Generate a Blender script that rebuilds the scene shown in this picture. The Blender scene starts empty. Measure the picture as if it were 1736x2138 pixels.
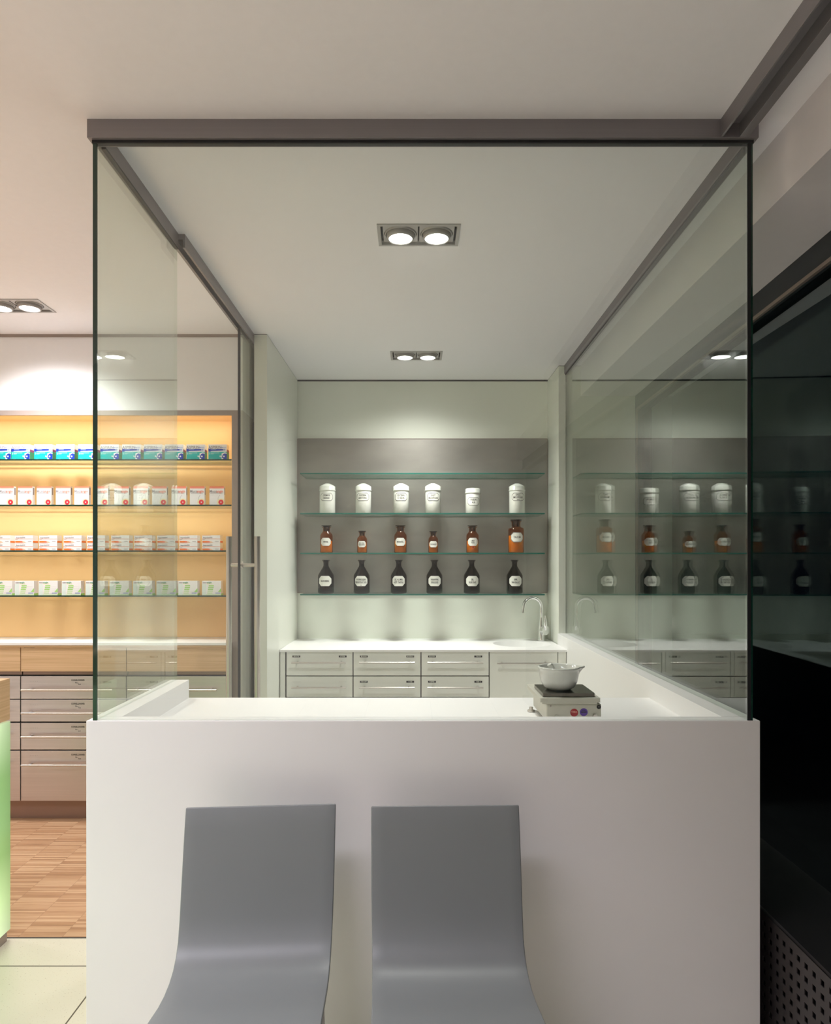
import bpy, math, random
from mathutils import Vector, Matrix
random.seed(4)
PI = math.pi
sc = bpy.context.scene
col = sc.collection

# ------------------------------------------------------------------ camera, world, lights, exposure
F, EYE = 1400.0, 1.365                      # focal length in pixels of the 1736 px frame, eye height
cam_d = bpy.data.cameras.new('camera')
cam = bpy.data.objects.new('camera', cam_d); col.objects.link(cam)
cam.location = (0, 0, EYE); cam.rotation_euler = (PI/2, 0, 0)
cam_d.sensor_fit = 'HORIZONTAL'; cam_d.sensor_width = 36; cam_d.lens = F*36/1736
cam_d.shift_x = (868-862)/1736; cam_d.shift_y = (1175-1069)/1736
cam_d.clip_start = 0.05
sc.camera = cam
sc.view_settings.view_transform = 'Standard'; sc.view_settings.look = 'None'
sc.view_settings.gamma = 1; sc.view_settings.use_curve_mapping = False
sc.view_settings.exposure = 0.45
w = bpy.data.worlds.new('night'); sc.world = w; w.use_nodes = True
w.node_tree.nodes['Background'].inputs[0].default_value = (.2, .3, .5, 1)
w.node_tree.nodes['Background'].inputs[1].default_value = .004
try:
    sc.cycles.use_denoising = True; sc.cycles.use_adaptive_sampling = False; sc.cycles.max_bounces = 14; sc.cycles.diffuse_bounces = 6
    sc.cycles.transparent_max_bounces = 24; sc.cycles.glossy_bounces = 6
    sc.cycles.sample_clamp_indirect = 6; sc.cycles.caustics_reflective = False; sc.cycles.caustics_refractive = False
except Exception: pass

def X(px, d): return (px-862)*d/F
def Z(py, d): return EYE-(py-1175)*d/F

CEIL = 2.58
BOOTH_W, SHOP_W = 35, 20     # spot power per lamp
# (x0, y0, power, colour, tilt_x, tilt_y, spot angle)
WHITE, WARM = (1, .965, .955), (1, .89, .82)
LAMPS = [(-.129, 2.403, BOOTH_W*.85, WHITE, 0), (-.129, 3.848, BOOTH_W*1.0, WHITE, 0), (-2.03, 3.087, SHOP_W*1.2, (.95,.95,1), 18),
         (-3.6, 3.087, SHOP_W*.7, WHITE, 10), (-3.3, 1.2, SHOP_W, WARM, 0)]
def area(name, loc, rot, sx, sy, power, colour, parent=None, spread=PI):
    l = bpy.data.lights.new(name, 'AREA'); l.shape = 'RECTANGLE'; l.size = sx; l.size_y = sy
    l.energy = power; l.color = colour; l.spread = spread
    o = bpy.data.objects.new(name, l); col.objects.link(o); o.location = loc; o.rotation_euler = rot
    if parent: o.parent = parent
    return o
# unseen fill lights added below the ceiling, spread narrowed against glass reflections, and the strip lights hidden in the shelf niche
FILL_SPREAD = math.radians(122)
FILL_LIGHTS = [(-1.05, .62, 1.3, .30, 14.5, (.90, .87, 1)), (-2.3, .9, 1.2, .30, 19, (.95, .91, 1)), (-1.6, -1.3, 2.4, .3, 26, (.88, .86, 1))]
for (lx, ly, sx_, sy_, pw_, c_) in FILL_LIGHTS: area('added_fill_light', (lx, ly, 2.572), (0, 0, 0), sx_, sy_, pw_, c_, spread=FILL_SPREAD)
area('niche_strip_light', (-2.2, 3.62, 2.14), (math.radians(28), 0, 0), 2.4, .03, 3.4, (1, .88, .66))
area('niche_low_light', (-2.0, 3.61, 1.66), (math.radians(28), 0, 0), 2.0, .02, 1.0, (1, .88, .66))

# ------------------------------------------------------------------ materials
def nt(name):
    m = bpy.data.materials.new(name); m.use_nodes = True
    return m, m.node_tree, m.node_tree.nodes, m.node_tree.links
def mat(name, c, rough=.5, metal=0, var=.03, scale=(6, 6, 6), bump=0, spec=.5, coat=0, emis=None, es=0, trans=0):
    m, t, n, l = nt(name); b = n['Principled BSDF']
    b.inputs['Roughness'].default_value = rough; b.inputs['Metallic'].default_value = metal
    b.inputs['Specular IOR Level'].default_value = spec; b.inputs['Coat Weight'].default_value = coat
    tc = n.new('ShaderNodeTexCoord'); mp = n.new('ShaderNodeMapping'); mp.inputs['Scale'].default_value = scale
    nz = n.new('ShaderNodeTexNoise'); nz.inputs['Scale'].default_value = 1; nz.inputs['Detail'].default_value = 4
    l.new(tc.outputs['Object'], mp.inputs[0]); l.new(mp.outputs[0], nz.inputs['Vector'])
    r = n.new('ShaderNodeValToRGB')
    r.color_ramp.elements[0].position = .25; r.color_ramp.elements[1].position = .75
    r.color_ramp.elements[0].color = tuple(max(0, v*(1-var)) for v in c)+(1,)
    r.color_ramp.elements[1].color = tuple(min(1, v*(1+var)) for v in c)+(1,)
    l.new(nz.outputs['Fac'], r.inputs[0]); l.new(r.outputs[0], b.inputs['Base Color'])
    if bump:
        bp = n.new('ShaderNodeBump'); bp.inputs['Strength'].default_value = bump; bp.inputs['Distance'].default_value = .002
        l.new(nz.outputs['Fac'], bp.inputs['Height']); l.new(bp.outputs[0], b.inputs['Normal'])
    if emis: b.inputs['Emission Color'].default_value = emis+(1,); b.inputs['Emission Strength'].default_value = es
    return m
def glassmat(name, tint, f0=.045, power=4.4, rough=0.0, maxr=1.0, gl=(1, 1, 1), graze=None, gp=3):
    """thin architectural glass: see-through tint plus a mirror reflection that grows towards grazing angles"""
    m, t, n, l = nt(name); n.remove(n['Principled BSDF']); out = n['Material Output']
    tr = n.new('ShaderNodeBsdfTransparent'); tr.inputs[0].default_value = tint+(1,)
    g = n.new('ShaderNodeBsdfGlossy'); g.inputs['Roughness'].default_value = rough; g.inputs[0].default_value = gl+(1,)
    lw = n.new('ShaderNodeLayerWeight'); lw.inputs['Blend'].default_value = .5
    p = n.new('ShaderNodeMath'); p.operation = 'POWER'; p.inputs[1].default_value = power
    if graze:   # longer path through tinted glass at shallow angles
        p2 = n.new('ShaderNodeMath'); p2.operation = 'POWER'; p2.inputs[1].default_value = gp; l.new(lw.outputs['Facing'], p2.inputs[0])
        cm = n.new('ShaderNodeMix'); cm.data_type = 'RGBA'; cm.inputs['A'].default_value = tint+(1,); cm.inputs['B'].default_value = graze+(1,)
        l.new(p2.outputs[0], cm.inputs['Factor']); l.new(cm.outputs['Result'], tr.inputs[0])
    l.new(lw.outputs['Facing'], p.inputs[0])
    a = n.new('ShaderNodeMath'); a.operation = 'MULTIPLY_ADD'; a.inputs[1].default_value = maxr-f0; a.inputs[2].default_value = f0
    l.new(p.outputs[0], a.inputs[0])
    mx = n.new('ShaderNodeMixShader'); l.new(a.outputs[0], mx.inputs[0]); l.new(tr.outputs[0], mx.inputs[1]); l.new(g.outputs[0], mx.inputs[2])
    l.new(mx.outputs[0], out.inputs[0])
    return m
def woodmat(name, c1, c2, scale=(3, 3, 160), rough=.45):
    m = mat(name, c1, rough, scale=scale); n = m.node_tree.nodes
    r = [x for x in n if x.type == 'VALTORGB'][0]
    r.color_ramp.elements[0].color = c1+(1,); r.color_ramp.elements[1].color = c2+(1,)
    r.color_ramp.elements[0].position = .35; r.color_ramp.elements[1].position = .65
    return m
def tilemat():
    m, t, n, l = nt('stone tiles'); b = n['Principled BSDF']; b.inputs['Roughness'].default_value = .28
    tc = n.new('ShaderNodeTexCoord'); sp = n.new('ShaderNodeSeparateXYZ'); l.new(tc.outputs['Object'], sp.inputs[0])
    lines = []
    for ax, off in (('X', -1.03), ('Y', 2.267)):
        s = n.new('ShaderNodeMath'); s.operation = 'SUBTRACT'; s.inputs[1].default_value = off-30.0; l.new(sp.outputs[ax], s.inputs[0])
        f = n.new('ShaderNodeMath'); f.operation = 'MODULO'; f.inputs[1].default_value = .6; l.new(s.outputs[0], f.inputs[0])
        c = n.new('ShaderNodeMath'); c.operation = 'LESS_THAN'; c.inputs[1].default_value = .005; l.new(f.outputs[0], c.inputs[0])
        lines.append(c)
    mx = n.new('ShaderNodeMath'); mx.operation = 'MAXIMUM'; l.new(lines[0].outputs[0], mx.inputs[0]); l.new(lines[1].outputs[0], mx.inputs[1])
    nz = n.new('ShaderNodeTexNoise'); nz.inputs['Scale'].default_value = 220; nz.inputs['Detail'].default_value = 3; l.new(tc.outputs['Object'], nz.inputs['Vector'])
    r = n.new('ShaderNodeValToRGB'); e = r.color_ramp.elements
    e[0].position = .26; e[0].color = (.33, .27, .18, 1); e[1].position = .36; e[1].color = (.66, .62, .52, 1)
    l.new(nz.outputs['Fac'], r.inputs[0])
    m2 = n.new('ShaderNodeMix'); m2.data_type = 'RGBA'; l.new(mx.outputs[0], m2.inputs['Factor']); l.new(r.outputs[0], m2.inputs['A'])
    m2.inputs['B'].default_value = (.09, .08, .06, 1); l.new(m2.outputs['Result'], b.inputs['Base Color'])
    return m
def parquetmat():
    m, t, n, l = nt('industrial parquet'); b = n['Principled BSDF']; b.inputs['Roughness'].default_value = .42
    tc = n.new('ShaderNodeTexCoord'); sp = n.new('ShaderNodeSeparateXYZ'); l.new(tc.outputs['Object'], sp.inputs[0])
    def step(out, size):
        d = n.new('ShaderNodeMath'); d.operation = 'DIVIDE'; d.inputs[1].default_value = size; l.new(out, d.inputs[0])
        f = n.new('ShaderNodeMath'); f.operation = 'FLOOR'; l.new(d.outputs[0], f.inputs[0])
        r = n.new('ShaderNodeMath'); r.operation = 'FRACT'; l.new(d.outputs[0], r.inputs[0])
        return f.outputs[0], r.outputs[0]
    ix, fx = step(sp.outputs['X'], .16); iy, fy = step(sp.outputs['Y'], .010)
    cb = n.new('ShaderNodeCombineXYZ'); l.new(ix, cb.inputs[0]); l.new(iy, cb.inputs[1])
    wn = n.new('ShaderNodeTexWhiteNoise'); wn.noise_dimensions = '2D'; l.new(cb.outputs[0], wn.inputs['Vector'])
    mp = n.new('ShaderNodeMapping'); mp.inputs['Scale'].default_value = (9, 260, 1); l.new(tc.outputs['Object'], mp.inputs[0])
    nz = n.new('ShaderNodeTexNoise'); nz.inputs['Scale'].default_value = 1; nz.inputs['Detail'].default_value = 3; l.new(mp.outputs[0], nz.inputs['Vector'])
    av = n.new('ShaderNodeMath'); av.operation = 'MULTIPLY_ADD'; av.inputs[1].default_value = .6; l.new(nz.outputs['Fac'], av.inputs[0])
    h = n.new('ShaderNodeMath'); h.operation = 'MULTIPLY'; h.inputs[1].default_value = .5; l.new(wn.outputs['Value'], h.inputs[0]); l.new(h.outputs[0], av.inputs[2])
    r = n.new('ShaderNodeValToRGB'); e = r.color_ramp.elements
    e[0].position = .12; e[0].color = (.17, .075, .032, 1); e[1].position = .85; e[1].color = (.58, .38, .23, 1)
    x = e.new(.4); x.color = (.40, .22, .115, 1)
    l.new(av.outputs[0], r.inputs[0])
    c = n.new('ShaderNodeMath'); c.operation = 'LESS_THAN'; c.inputs[1].default_value = .008; l.new(fx, c.inputs[0])
    m2 = n.new('ShaderNodeMix'); m2.data_type = 'RGBA'; l.new(c.outputs[0], m2.inputs['Factor']); l.new(r.outputs[0], m2.inputs['A'])
    m2.inputs['B'].default_value = (.24, .13, .07, 1); l.new(m2.outputs['Result'], b.inputs['Base Color'])
    return m

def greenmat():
    """green glass front; glow of inner lamps at top and foot painted as emission"""
    m = mat('green glass with painted glow', (.22, .40, .16), .15); n, l = m.node_tree.nodes, m.node_tree.links; b = n['Principled BSDF']
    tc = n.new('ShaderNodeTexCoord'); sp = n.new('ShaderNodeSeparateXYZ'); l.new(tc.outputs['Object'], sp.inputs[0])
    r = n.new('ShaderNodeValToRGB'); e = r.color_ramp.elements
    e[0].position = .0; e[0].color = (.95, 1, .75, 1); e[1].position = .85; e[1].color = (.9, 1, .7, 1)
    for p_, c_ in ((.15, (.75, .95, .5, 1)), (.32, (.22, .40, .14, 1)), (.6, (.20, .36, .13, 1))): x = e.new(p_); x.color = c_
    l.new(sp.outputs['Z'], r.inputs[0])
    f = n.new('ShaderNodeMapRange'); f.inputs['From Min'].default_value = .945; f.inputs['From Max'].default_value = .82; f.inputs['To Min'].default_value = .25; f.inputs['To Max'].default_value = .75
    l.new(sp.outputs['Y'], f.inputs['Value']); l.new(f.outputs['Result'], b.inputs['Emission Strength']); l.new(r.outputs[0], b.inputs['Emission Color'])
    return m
M = dict(
    ceiling=mat('ceiling paint', (.89, .87, .895), .9, var=.01, scale=(40, 40, 40), bump=.04),
    wallw=mat('white wall paint', (.88, .87, .88), .85, var=.01, scale=(30, 30, 30), bump=.04),
    pale=mat('pale green lacquered panel', (.78, .80, .715), .32, var=.02, scale=(2, 2, 2)),
    corian=mat('white solid surface', (.87, .855, .845), .42, var=.008, scale=(3, 3, 3)),
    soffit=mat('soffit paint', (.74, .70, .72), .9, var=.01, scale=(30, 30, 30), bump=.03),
    front=mat('cream drawer laminate', (.82, .82, .765), .35, var=.015, scale=(3, 3, 3)),
    rail=mat('grey aluminium rail', (.27, .25, .26), .42, .5, var=.04, scale=(2, 2, 200)),
    gasket=mat('black rubber', (.012, .012, .014), .5),
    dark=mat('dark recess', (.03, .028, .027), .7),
    winframe=mat('dark window frame', (.020, .024, .030), .4),
    wintrim=mat('brown metal window bead', (.30, .24, .21), .4, .5),
    fixture=mat('grey die-cast fixture', (.44, .42, .41), .45, .2),
    fixdark=mat('dark fixture gap', (.03, .03, .03), .6),
    lampglow=mat('lamp face', (1, 1, 1), .5, emis=(1, .98, .95), es=9),
    steel=mat('brushed steel panel', (.35, .33, .305), .42, .88, var=.22, scale=(2.2, 2.2, 5), bump=0),
    steeld=mat('brushed steel drawer', (.56, .50, .49), .36, .8, var=.08, scale=(1.5, 1.5, 260)),
    chrome=mat('chrome', (.86, .86, .86), .06, 1, var=.01),
    satin=mat('satin stainless', (.62, .58, .54), .28, .95, var=.06, scale=(200, 200, 2)),
    oak=woodmat('light oak', (.56, .36, .19), (.68, .46, .27), (2.2, 2.2, 130)),
    orange=mat('orange niche panel', (.82, .54, .25), .45, var=.02),
    nframe=mat('taupe niche frame', (.33, .27, .24), .5, .2),
    jar=mat('white ceramic', (.80, .80, .74), .25, var=.01, coat=.3),
    label=mat('label paper', (.80, .79, .73), .45, var=.02),
    ink=mat('black ink', (.012, .012, .012), .5),
    hazard=mat('orange hazard square', (.75, .12, .01), .5),
    powder=mat('white powder', (.93, .92, .88), .9, var=.05, scale=(60, 60, 60)),
    stopper=mat('dark brown glass stopper', (.012, .006, .004), .1, spec=.4),
    chair=mat('blue-grey moulded shell', (.195, .208, .208), .42, var=.02, scale=(5, 5, 5)),
    chairleg=mat('pale grey chair leg', (.42, .40, .42), .4),
    mortar=mat('glazed white porcelain', (.72, .72, .68), .12, var=.01, coat=.4),
    scale_p=mat('aged cream plastic', (.60, .58, .50), .4, var=.06, scale=(30, 30, 30)),
    scale_plate=mat('dark steel pan', (.17, .15, .13), .22, .9),
    red=mat('red sticker', (.42, .02, .03), .4), purple=mat('purple sticker', (.12, .05, .36), .4),
    plinthc=mat('brown steel plinth', (.30, .20, .165), .4, .6),
    convector=mat('dark perforated sheet', (.085, .074, .074), .42, .4, var=.1),
    black=mat('matt black', (.006, .006, .006), .7),
    street=mat('night asphalt', (.02, .02, .02), .9, var=.2),
    cteal=mat('teal print', (.0, .42, .40), .45), cblue=mat('blue print', (.0, .035, .38), .45), clblue=mat('light blue print', (.30, .38, .66), .45),
    cwhite=mat('carton white', (.84, .83, .83), .5), cpink=mat('coral print', (.86, .20, .12), .5), cpale=mat('pale coral print', (.90, .52, .42), .5),
    cred=mat('red print', (.80, .03, .05), .45), cyel=mat('pale yellow print', (.86, .80, .45), .5), cpur=mat('plum print', (.24, .06, .18), .5),
    corange=mat('orange print', (.85, .20, .03), .5), clorange=mat('light orange print', (.88, .55, .36), .5),
    cgreen=mat('green print', (.36, .68, .18), .5), clgreen=mat('pale green print', (.62, .80, .48), .5), cmint=mat('mint print', (.72, .82, .78), .5),
    cgrey=mat('grey print', (.28, .26, .27), .5), cdgreen=mat('dark green print', (.02, .30, .16), .5),
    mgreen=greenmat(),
    boothfloor=mat('pale grey booth floor', (.68, .68, .67), .4, var=.02), tile=tilemat(), parquet=parquetmat(),
    glass=glassmat('clear green glass', (.945, .972, .945), power=4.1),
    edge=mat('polished green glass edge', (.004, .035, .022), .08, spec=.7),
    edget=mat('teal shelf edge', (.01, .13, .10), .1, spec=.7),
    sglass=glassmat('shelf glass', (.975, .99, .982), graze=(.45, .74, .66)),
    wglass=glassmat('window glass', (.80, .83, .84), f0=.035, power=6, gl=(.58, .70, .68)),
    amber=glassmat('amber glass', (.74, .36, .045), f0=.03, power=4),
    brown=glassmat('dark brown glass', (.11, .055, .02), f0=.02, power=4),
)

# ------------------------------------------------------------------ mesh builder
_txt = {}
def text_geo(s, size):
    if s not in _txt:
        c = bpy.data.curves.new('tmp', 'FONT'); c.body = s; c.align_x = 'CENTER'; c.align_y = 'CENTER'; c.size = 1; c.resolution_u = 2; c.offset = .018
        o = bpy.data.objects.new('tmp', c); col.objects.link(o)
        bpy.context.view_layer.update()
        me = bpy.data.meshes.new_from_object(o.evaluated_get(bpy.context.evaluated_depsgraph_get()))
        _txt[s] = ([tuple(v.co) for v in me.vertices], [tuple(p.vertices) for p in me.polygons])
        bpy.data.objects.remove(o); bpy.data.curves.remove(c); bpy.data.meshes.remove(me)
    v, f = _txt[s]
    return [(x*size, y*size) for x, y, z in v], f

class MB:
    def __init__(s): s.v = []; s.f = []; s.m = []; s.mats = []; s.sm = []
    def mi(s, m):
        m = M[m] if isinstance(m, str) else m
        if m not in s.mats: s.mats.append(m)
        return s.mats.index(m)
    def add(s, vs, fs, m, smooth=False):
        k = len(s.v); s.v += [tuple(p) for p in vs]; i = s.mi(m)
        for f in fs: s.f.append(tuple(k+a for a in f)); s.m.append(i); s.sm.append(smooth)
        return s
    def box(s, x0, x1, y0, y1, z0, z1, m):
        x0, x1 = min(x0, x1), max(x0, x1)
        vs = [(x0,y0,z0),(x1,y0,z0),(x1,y1,z0),(x0,y1,z0),(x0,y0,z1),(x1,y0,z1),(x1,y1,z1),(x0,y1,z1)]
        return s.add(vs, [(0,3,2,1),(4,5,6,7),(0,1,5,4),(1,2,6,5),(2,3,7,6),(3,0,4,7)], m)
    def prism(s, pts, z0, z1, m, m_side=None):
        """plan polygon (counter-clockwise) extruded in z"""
        n = len(pts)
        vs = [(x, y, z0) for x, y in pts]+[(x, y, z1) for x, y in pts]
        s.add(vs, [tuple(range(n-1, -1, -1)), tuple(range(n, 2*n))], m)
        return s.add(vs, [(i, (i+1) % n, n+(i+1) % n, n+i) for i in range(n)], m_side or m)
    def lathe(s, prof, m, c=(0, 0, 0), n=32, smooth=True):
        vs = []; fs = []
        for r, z in prof:
            for k in range(n): a = 2*PI*k/n; vs.append((c[0]+r*math.cos(a), c[1]+r*math.sin(a), c[2]+z))
        for i in range(len(prof)-1):
            for k in range(n): k2 = (k+1) % n; fs.append((i*n+k, i*n+k2, (i+1)*n+k2, (i+1)*n+k))
        return s.add(vs, fs, m, smooth)
    def disc(s, r, z, m, c=(0, 0), n=32, up=True):
        vs = [(c[0]+r*math.cos(2*PI*k/n), c[1]+r*math.sin(2*PI*k/n), z) for k in range(n)]
        return s.add(vs, [tuple(range(n)) if up else tuple(range(n-1, -1, -1))], m)
    def tube(s, pts, r, m, n=12, cap=True):
        pts = [Vector(p) for p in pts]; rs = r if isinstance(r, (list, tuple)) else [r]*len(pts)
        vs = []; fs = []; ref = None
        for i, p in enumerate(pts):
            t = (pts[min(i+1, len(pts)-1)]-pts[max(i-1, 0)]).normalized()
            if ref is None: ref = t.orthogonal().normalized()
            ref = (ref-t*ref.dot(t)).normalized(); b = t.cross(ref)
            for k in range(n):
                a = 2*PI*k/n; vs.append(p+(ref*math.cos(a)+b*math.sin(a))*rs[i])
        for i in range(len(pts)-1):
            for k in range(n): k2 = (k+1) % n; fs.append((i*n+k, i*n+k2, (i+1)*n+k2, (i+1)*n+k))
        s.add(vs, fs, m, True)
        if cap:
            s.add(vs[:n], [tuple(range(n-1, -1, -1))], m); s.add(vs[-n:], [tuple(range(n))], m)
        return s
    def poly(s, pts2, y, m):
        """flat shape facing -y, points (x, z) counter-clockwise seen from the front"""
        return s.add([(x, y, z) for x, z in pts2], [tuple(range(len(pts2)))], m)
    def rect(s, x0, x1, z0, z1, y, m): return s.poly([(x0, z0), (x1, z0), (x1, z1), (x0, z1)], y, m)
    def text(s, t, x, z, y, size, m, squeeze=1.0, wrap=None):
        """writing facing -y; wrap = radius of a cylinder about (0, 0) it is bent on"""
        v, f = text_geo(t, size); out = []
        for a, b in v:
            a = x+a*squeeze
            if wrap: th = a/wrap; out.append((wrap*math.sin(th), -wrap*math.cos(th), z+b))
            else: out.append((a, y, z+b))
        return s.add(out, f, m)
    def build(s, name, parent=None, loc=None, rz=0, bevel=0, local=False):
        me = bpy.data.meshes.new(name)
        off = Vector((0, 0, 0))
        if parent is not None and not local: off = Vector(root_loc(parent))
        elif loc is not None and not local: off = Vector(loc)
        me.from_pydata([tuple(Vector(p)-off) for p in s.v], [], s.f)
        for m in s.mats: me.materials.append(m)
        for p, i, k in zip(me.polygons, s.m, s.sm): p.material_index = i; p.use_smooth = k
        me.update()
        o = bpy.data.objects.new(name, me); col.objects.link(o)
        if parent is not None: o.parent = parent
        elif loc is not None: o.location = loc; o.rotation_euler.z = rz
        if bevel:
            b = o.modifiers.new('bevel', 'BEVEL'); b.width = bevel; b.segments = 2; b.limit_method = 'ANGLE'; b.angle_limit = .7
        return o
def root_loc(o):
    l = Vector((0, 0, 0))
    while o is not None: l += Vector(o.location); o = o.parent
    return l
def tag(o, label=None, cat=None, group=None, kind=None):
    if label: o['label'] = label
    if cat: o['category'] = cat
    if group: o['group'] = group
    if kind: o['kind'] = kind
    return o
def empty(name, loc, label, cat, group=None, rz=0):
    o = bpy.data.objects.new(name, None); col.objects.link(o); o.location = loc; o.rotation_euler.z = rz; o.empty_display_size = .05
    return tag(o, label, cat, group)
def copy_tree(o, parent=None):
    c = o.copy(); col.objects.link(c)
    if parent is not None: c.parent = parent
    for ch in list(o.children): copy_tree(ch, c)
    return c
def struct(mb, name, bevel=0): return tag(mb.build(name, bevel=bevel), kind='structure')
B = lambda *a: MB().box(*a)
ORD = ['', 'first', 'second', 'third', 'fourth', 'fifth', 'sixth', 'seventh', 'eighth', 'ninth', 'tenth', 'eleventh', 'twelfth', 'thirteenth']

# ------------------------------------------------------------------ setting
def win_x(d): return 1.293+.038*(d-2.07)
struct(B(-4.6, 1.5, -3, 2.437, -.1, 0, 'tile'), 'floor')
struct(B(-4.6, -.86, 2.443, 4.6, -.1, 0, 'parquet'), 'floor_parquet')
struct(B(-.86, 1.5, 2.443, 4.6, -.1, 0, 'boothfloor'), 'floor_booth')  # unseen floor, pale grey chosen so its bounce brightens the drawers
struct(B(-4.6, -.9, 2.437, 2.443, -.1, .001, 'dark'), 'trim_1')
# ceiling with openings for the recessed twin downlights
xs = sorted({-4.6, 1.5}|{round(L[0]+.006, 4) for L in LAMPS}|{round(L[0]+.294, 4) for L in LAMPS})
ys = sorted({-3., 4.6}|{round(L[1]+.006, 4) for L in LAMPS}|{round(L[1]+.156, 4) for L in LAMPS})
cb = MB()
def in_hole(x, y): return any(L[0]+.006 < x < L[0]+.294 and L[1]+.006 < y < L[1]+.156 for L in LAMPS)
for i in range(len(xs)-1):
    for j in range(len(ys)-1):
        if in_hole((xs[i]+xs[i+1])/2, (ys[j]+ys[j+1])/2): continue
        cb.add([(xs[i], ys[j], CEIL), (xs[i+1], ys[j], CEIL), (xs[i+1], ys[j+1], CEIL), (xs[i], ys[j+1], CEIL)], [(0, 3, 2, 1)], 'ceiling')
cb.box(-4.6, 1.5, -3, 4.6, 2.75, 2.8, 'ceiling')
struct(cb, 'ceiling')
struct(B(-4.7, -4.6, -3, 4.6, 0, 2.75, 'wallw'), 'wall_left')
struct(B(-4.6, 1.5, -3.1, -3, 0, 2.75, 'wallw'), 'wall_behind')
# white wall above the niche and behind the cabinets
wb = MB(); wb.box(-4.6, -.905, 3.57, 3.87, 2.176, CEIL, 'wallw'); wb.box(-4.6, -.96, 3.87, 3.92, 0, 2.176, 'wallw')
struct(wb, 'wall_back')
struct(B(-4.6, -.905, 3.564, 3.57, 2.566, CEIL, 'nframe'), 'shade_strip_wall')  # shade of the gap under the ceiling, put in as a dark strip
# alcove: side walls, back wall, wall to the right of the booth
struct(MB().prism([(-.842, 3.56), (-.773, 3.56), (-.765, 4.45), (-.842, 4.45)], 0, 2.576, 'pale'), 'wall_alcove_left', .001)
struct(MB().prism([(.900, 4.13), (1.6, 4.13), (1.6, 4.5), (.897, 4.5)], 0, 2.576, 'pale'), 'wall_alcove_right', .001)
bw = MB(); bw.box(-1.0, .897, 4.455, 4.5, 0, 2.57, 'pale'); bw.box(-.755, .885, 4.450, 4.455, .862, 1.166, 'pale')
struct(bw, 'wall_alcove_back')
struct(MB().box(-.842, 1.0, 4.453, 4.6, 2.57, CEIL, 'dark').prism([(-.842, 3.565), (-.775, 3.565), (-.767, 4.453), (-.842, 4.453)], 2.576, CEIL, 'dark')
       .prism([(.902, 4.135), (1.6, 4.135), (1.6, 4.5), (.899, 4.5)], 2.576, CEIL, 'dark'), 'shade_strip_alcove')  # dark-coloured strips stand in for the shadow line along the alcove wall tops
# soffit over the window
so = MB(); so.prism([(1.04, -3), (1.6, -3), (1.6, 4.13), (1.035, 4.13)], 2.392, CEIL, 'soffit'); struct(so, 'wall_soffit')
# window wall (slightly oblique)
def wp(d, off=0): return (win_x(d)+off, d)
wr = empty('window_1', (win_x(1), 1, 0), None, None); tag(wr, kind='structure')
MB().prism([wp(-3, .0), wp(4.13, .0), wp(4.13, .08), wp(-3, .08)][::-1], 2.303, 2.392, 'winframe').build('frame', wr)
MB().prism([wp(4.06, .0), wp(4.13, .0), wp(4.13, .08), wp(4.06, .08)][::-1], 0.0, 2.303, 'winframe').build('frame', wr)
MB().prism([wp(-3, -.012), wp(4.08, -.012), wp(4.08, .0), wp(-3, .0)][::-1], 2.290, 2.303, 'wintrim').prism(
    [wp(4.068, -.012), wp(4.08, -.012), wp(4.08, .0), wp(4.068, .0)][::-1], .06, 2.290, 'wintrim').build('bead', wr)
MB().prism([wp(-3, .03), wp(4.06, .03), wp(4.06, .038), wp(-3, .038)][::-1], .04, 2.303, 'wglass').build('glass', wr)
MB().prism([wp(-3, .0), wp(4.06, .0), wp(4.06, .08), wp(-3, .08)][::-1], 0, .04, 'winframe').build('frame', wr)
struct(B(1.5, 14, -8, 14, -.25, -.12, 'street'), 'ground_outside')

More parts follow.
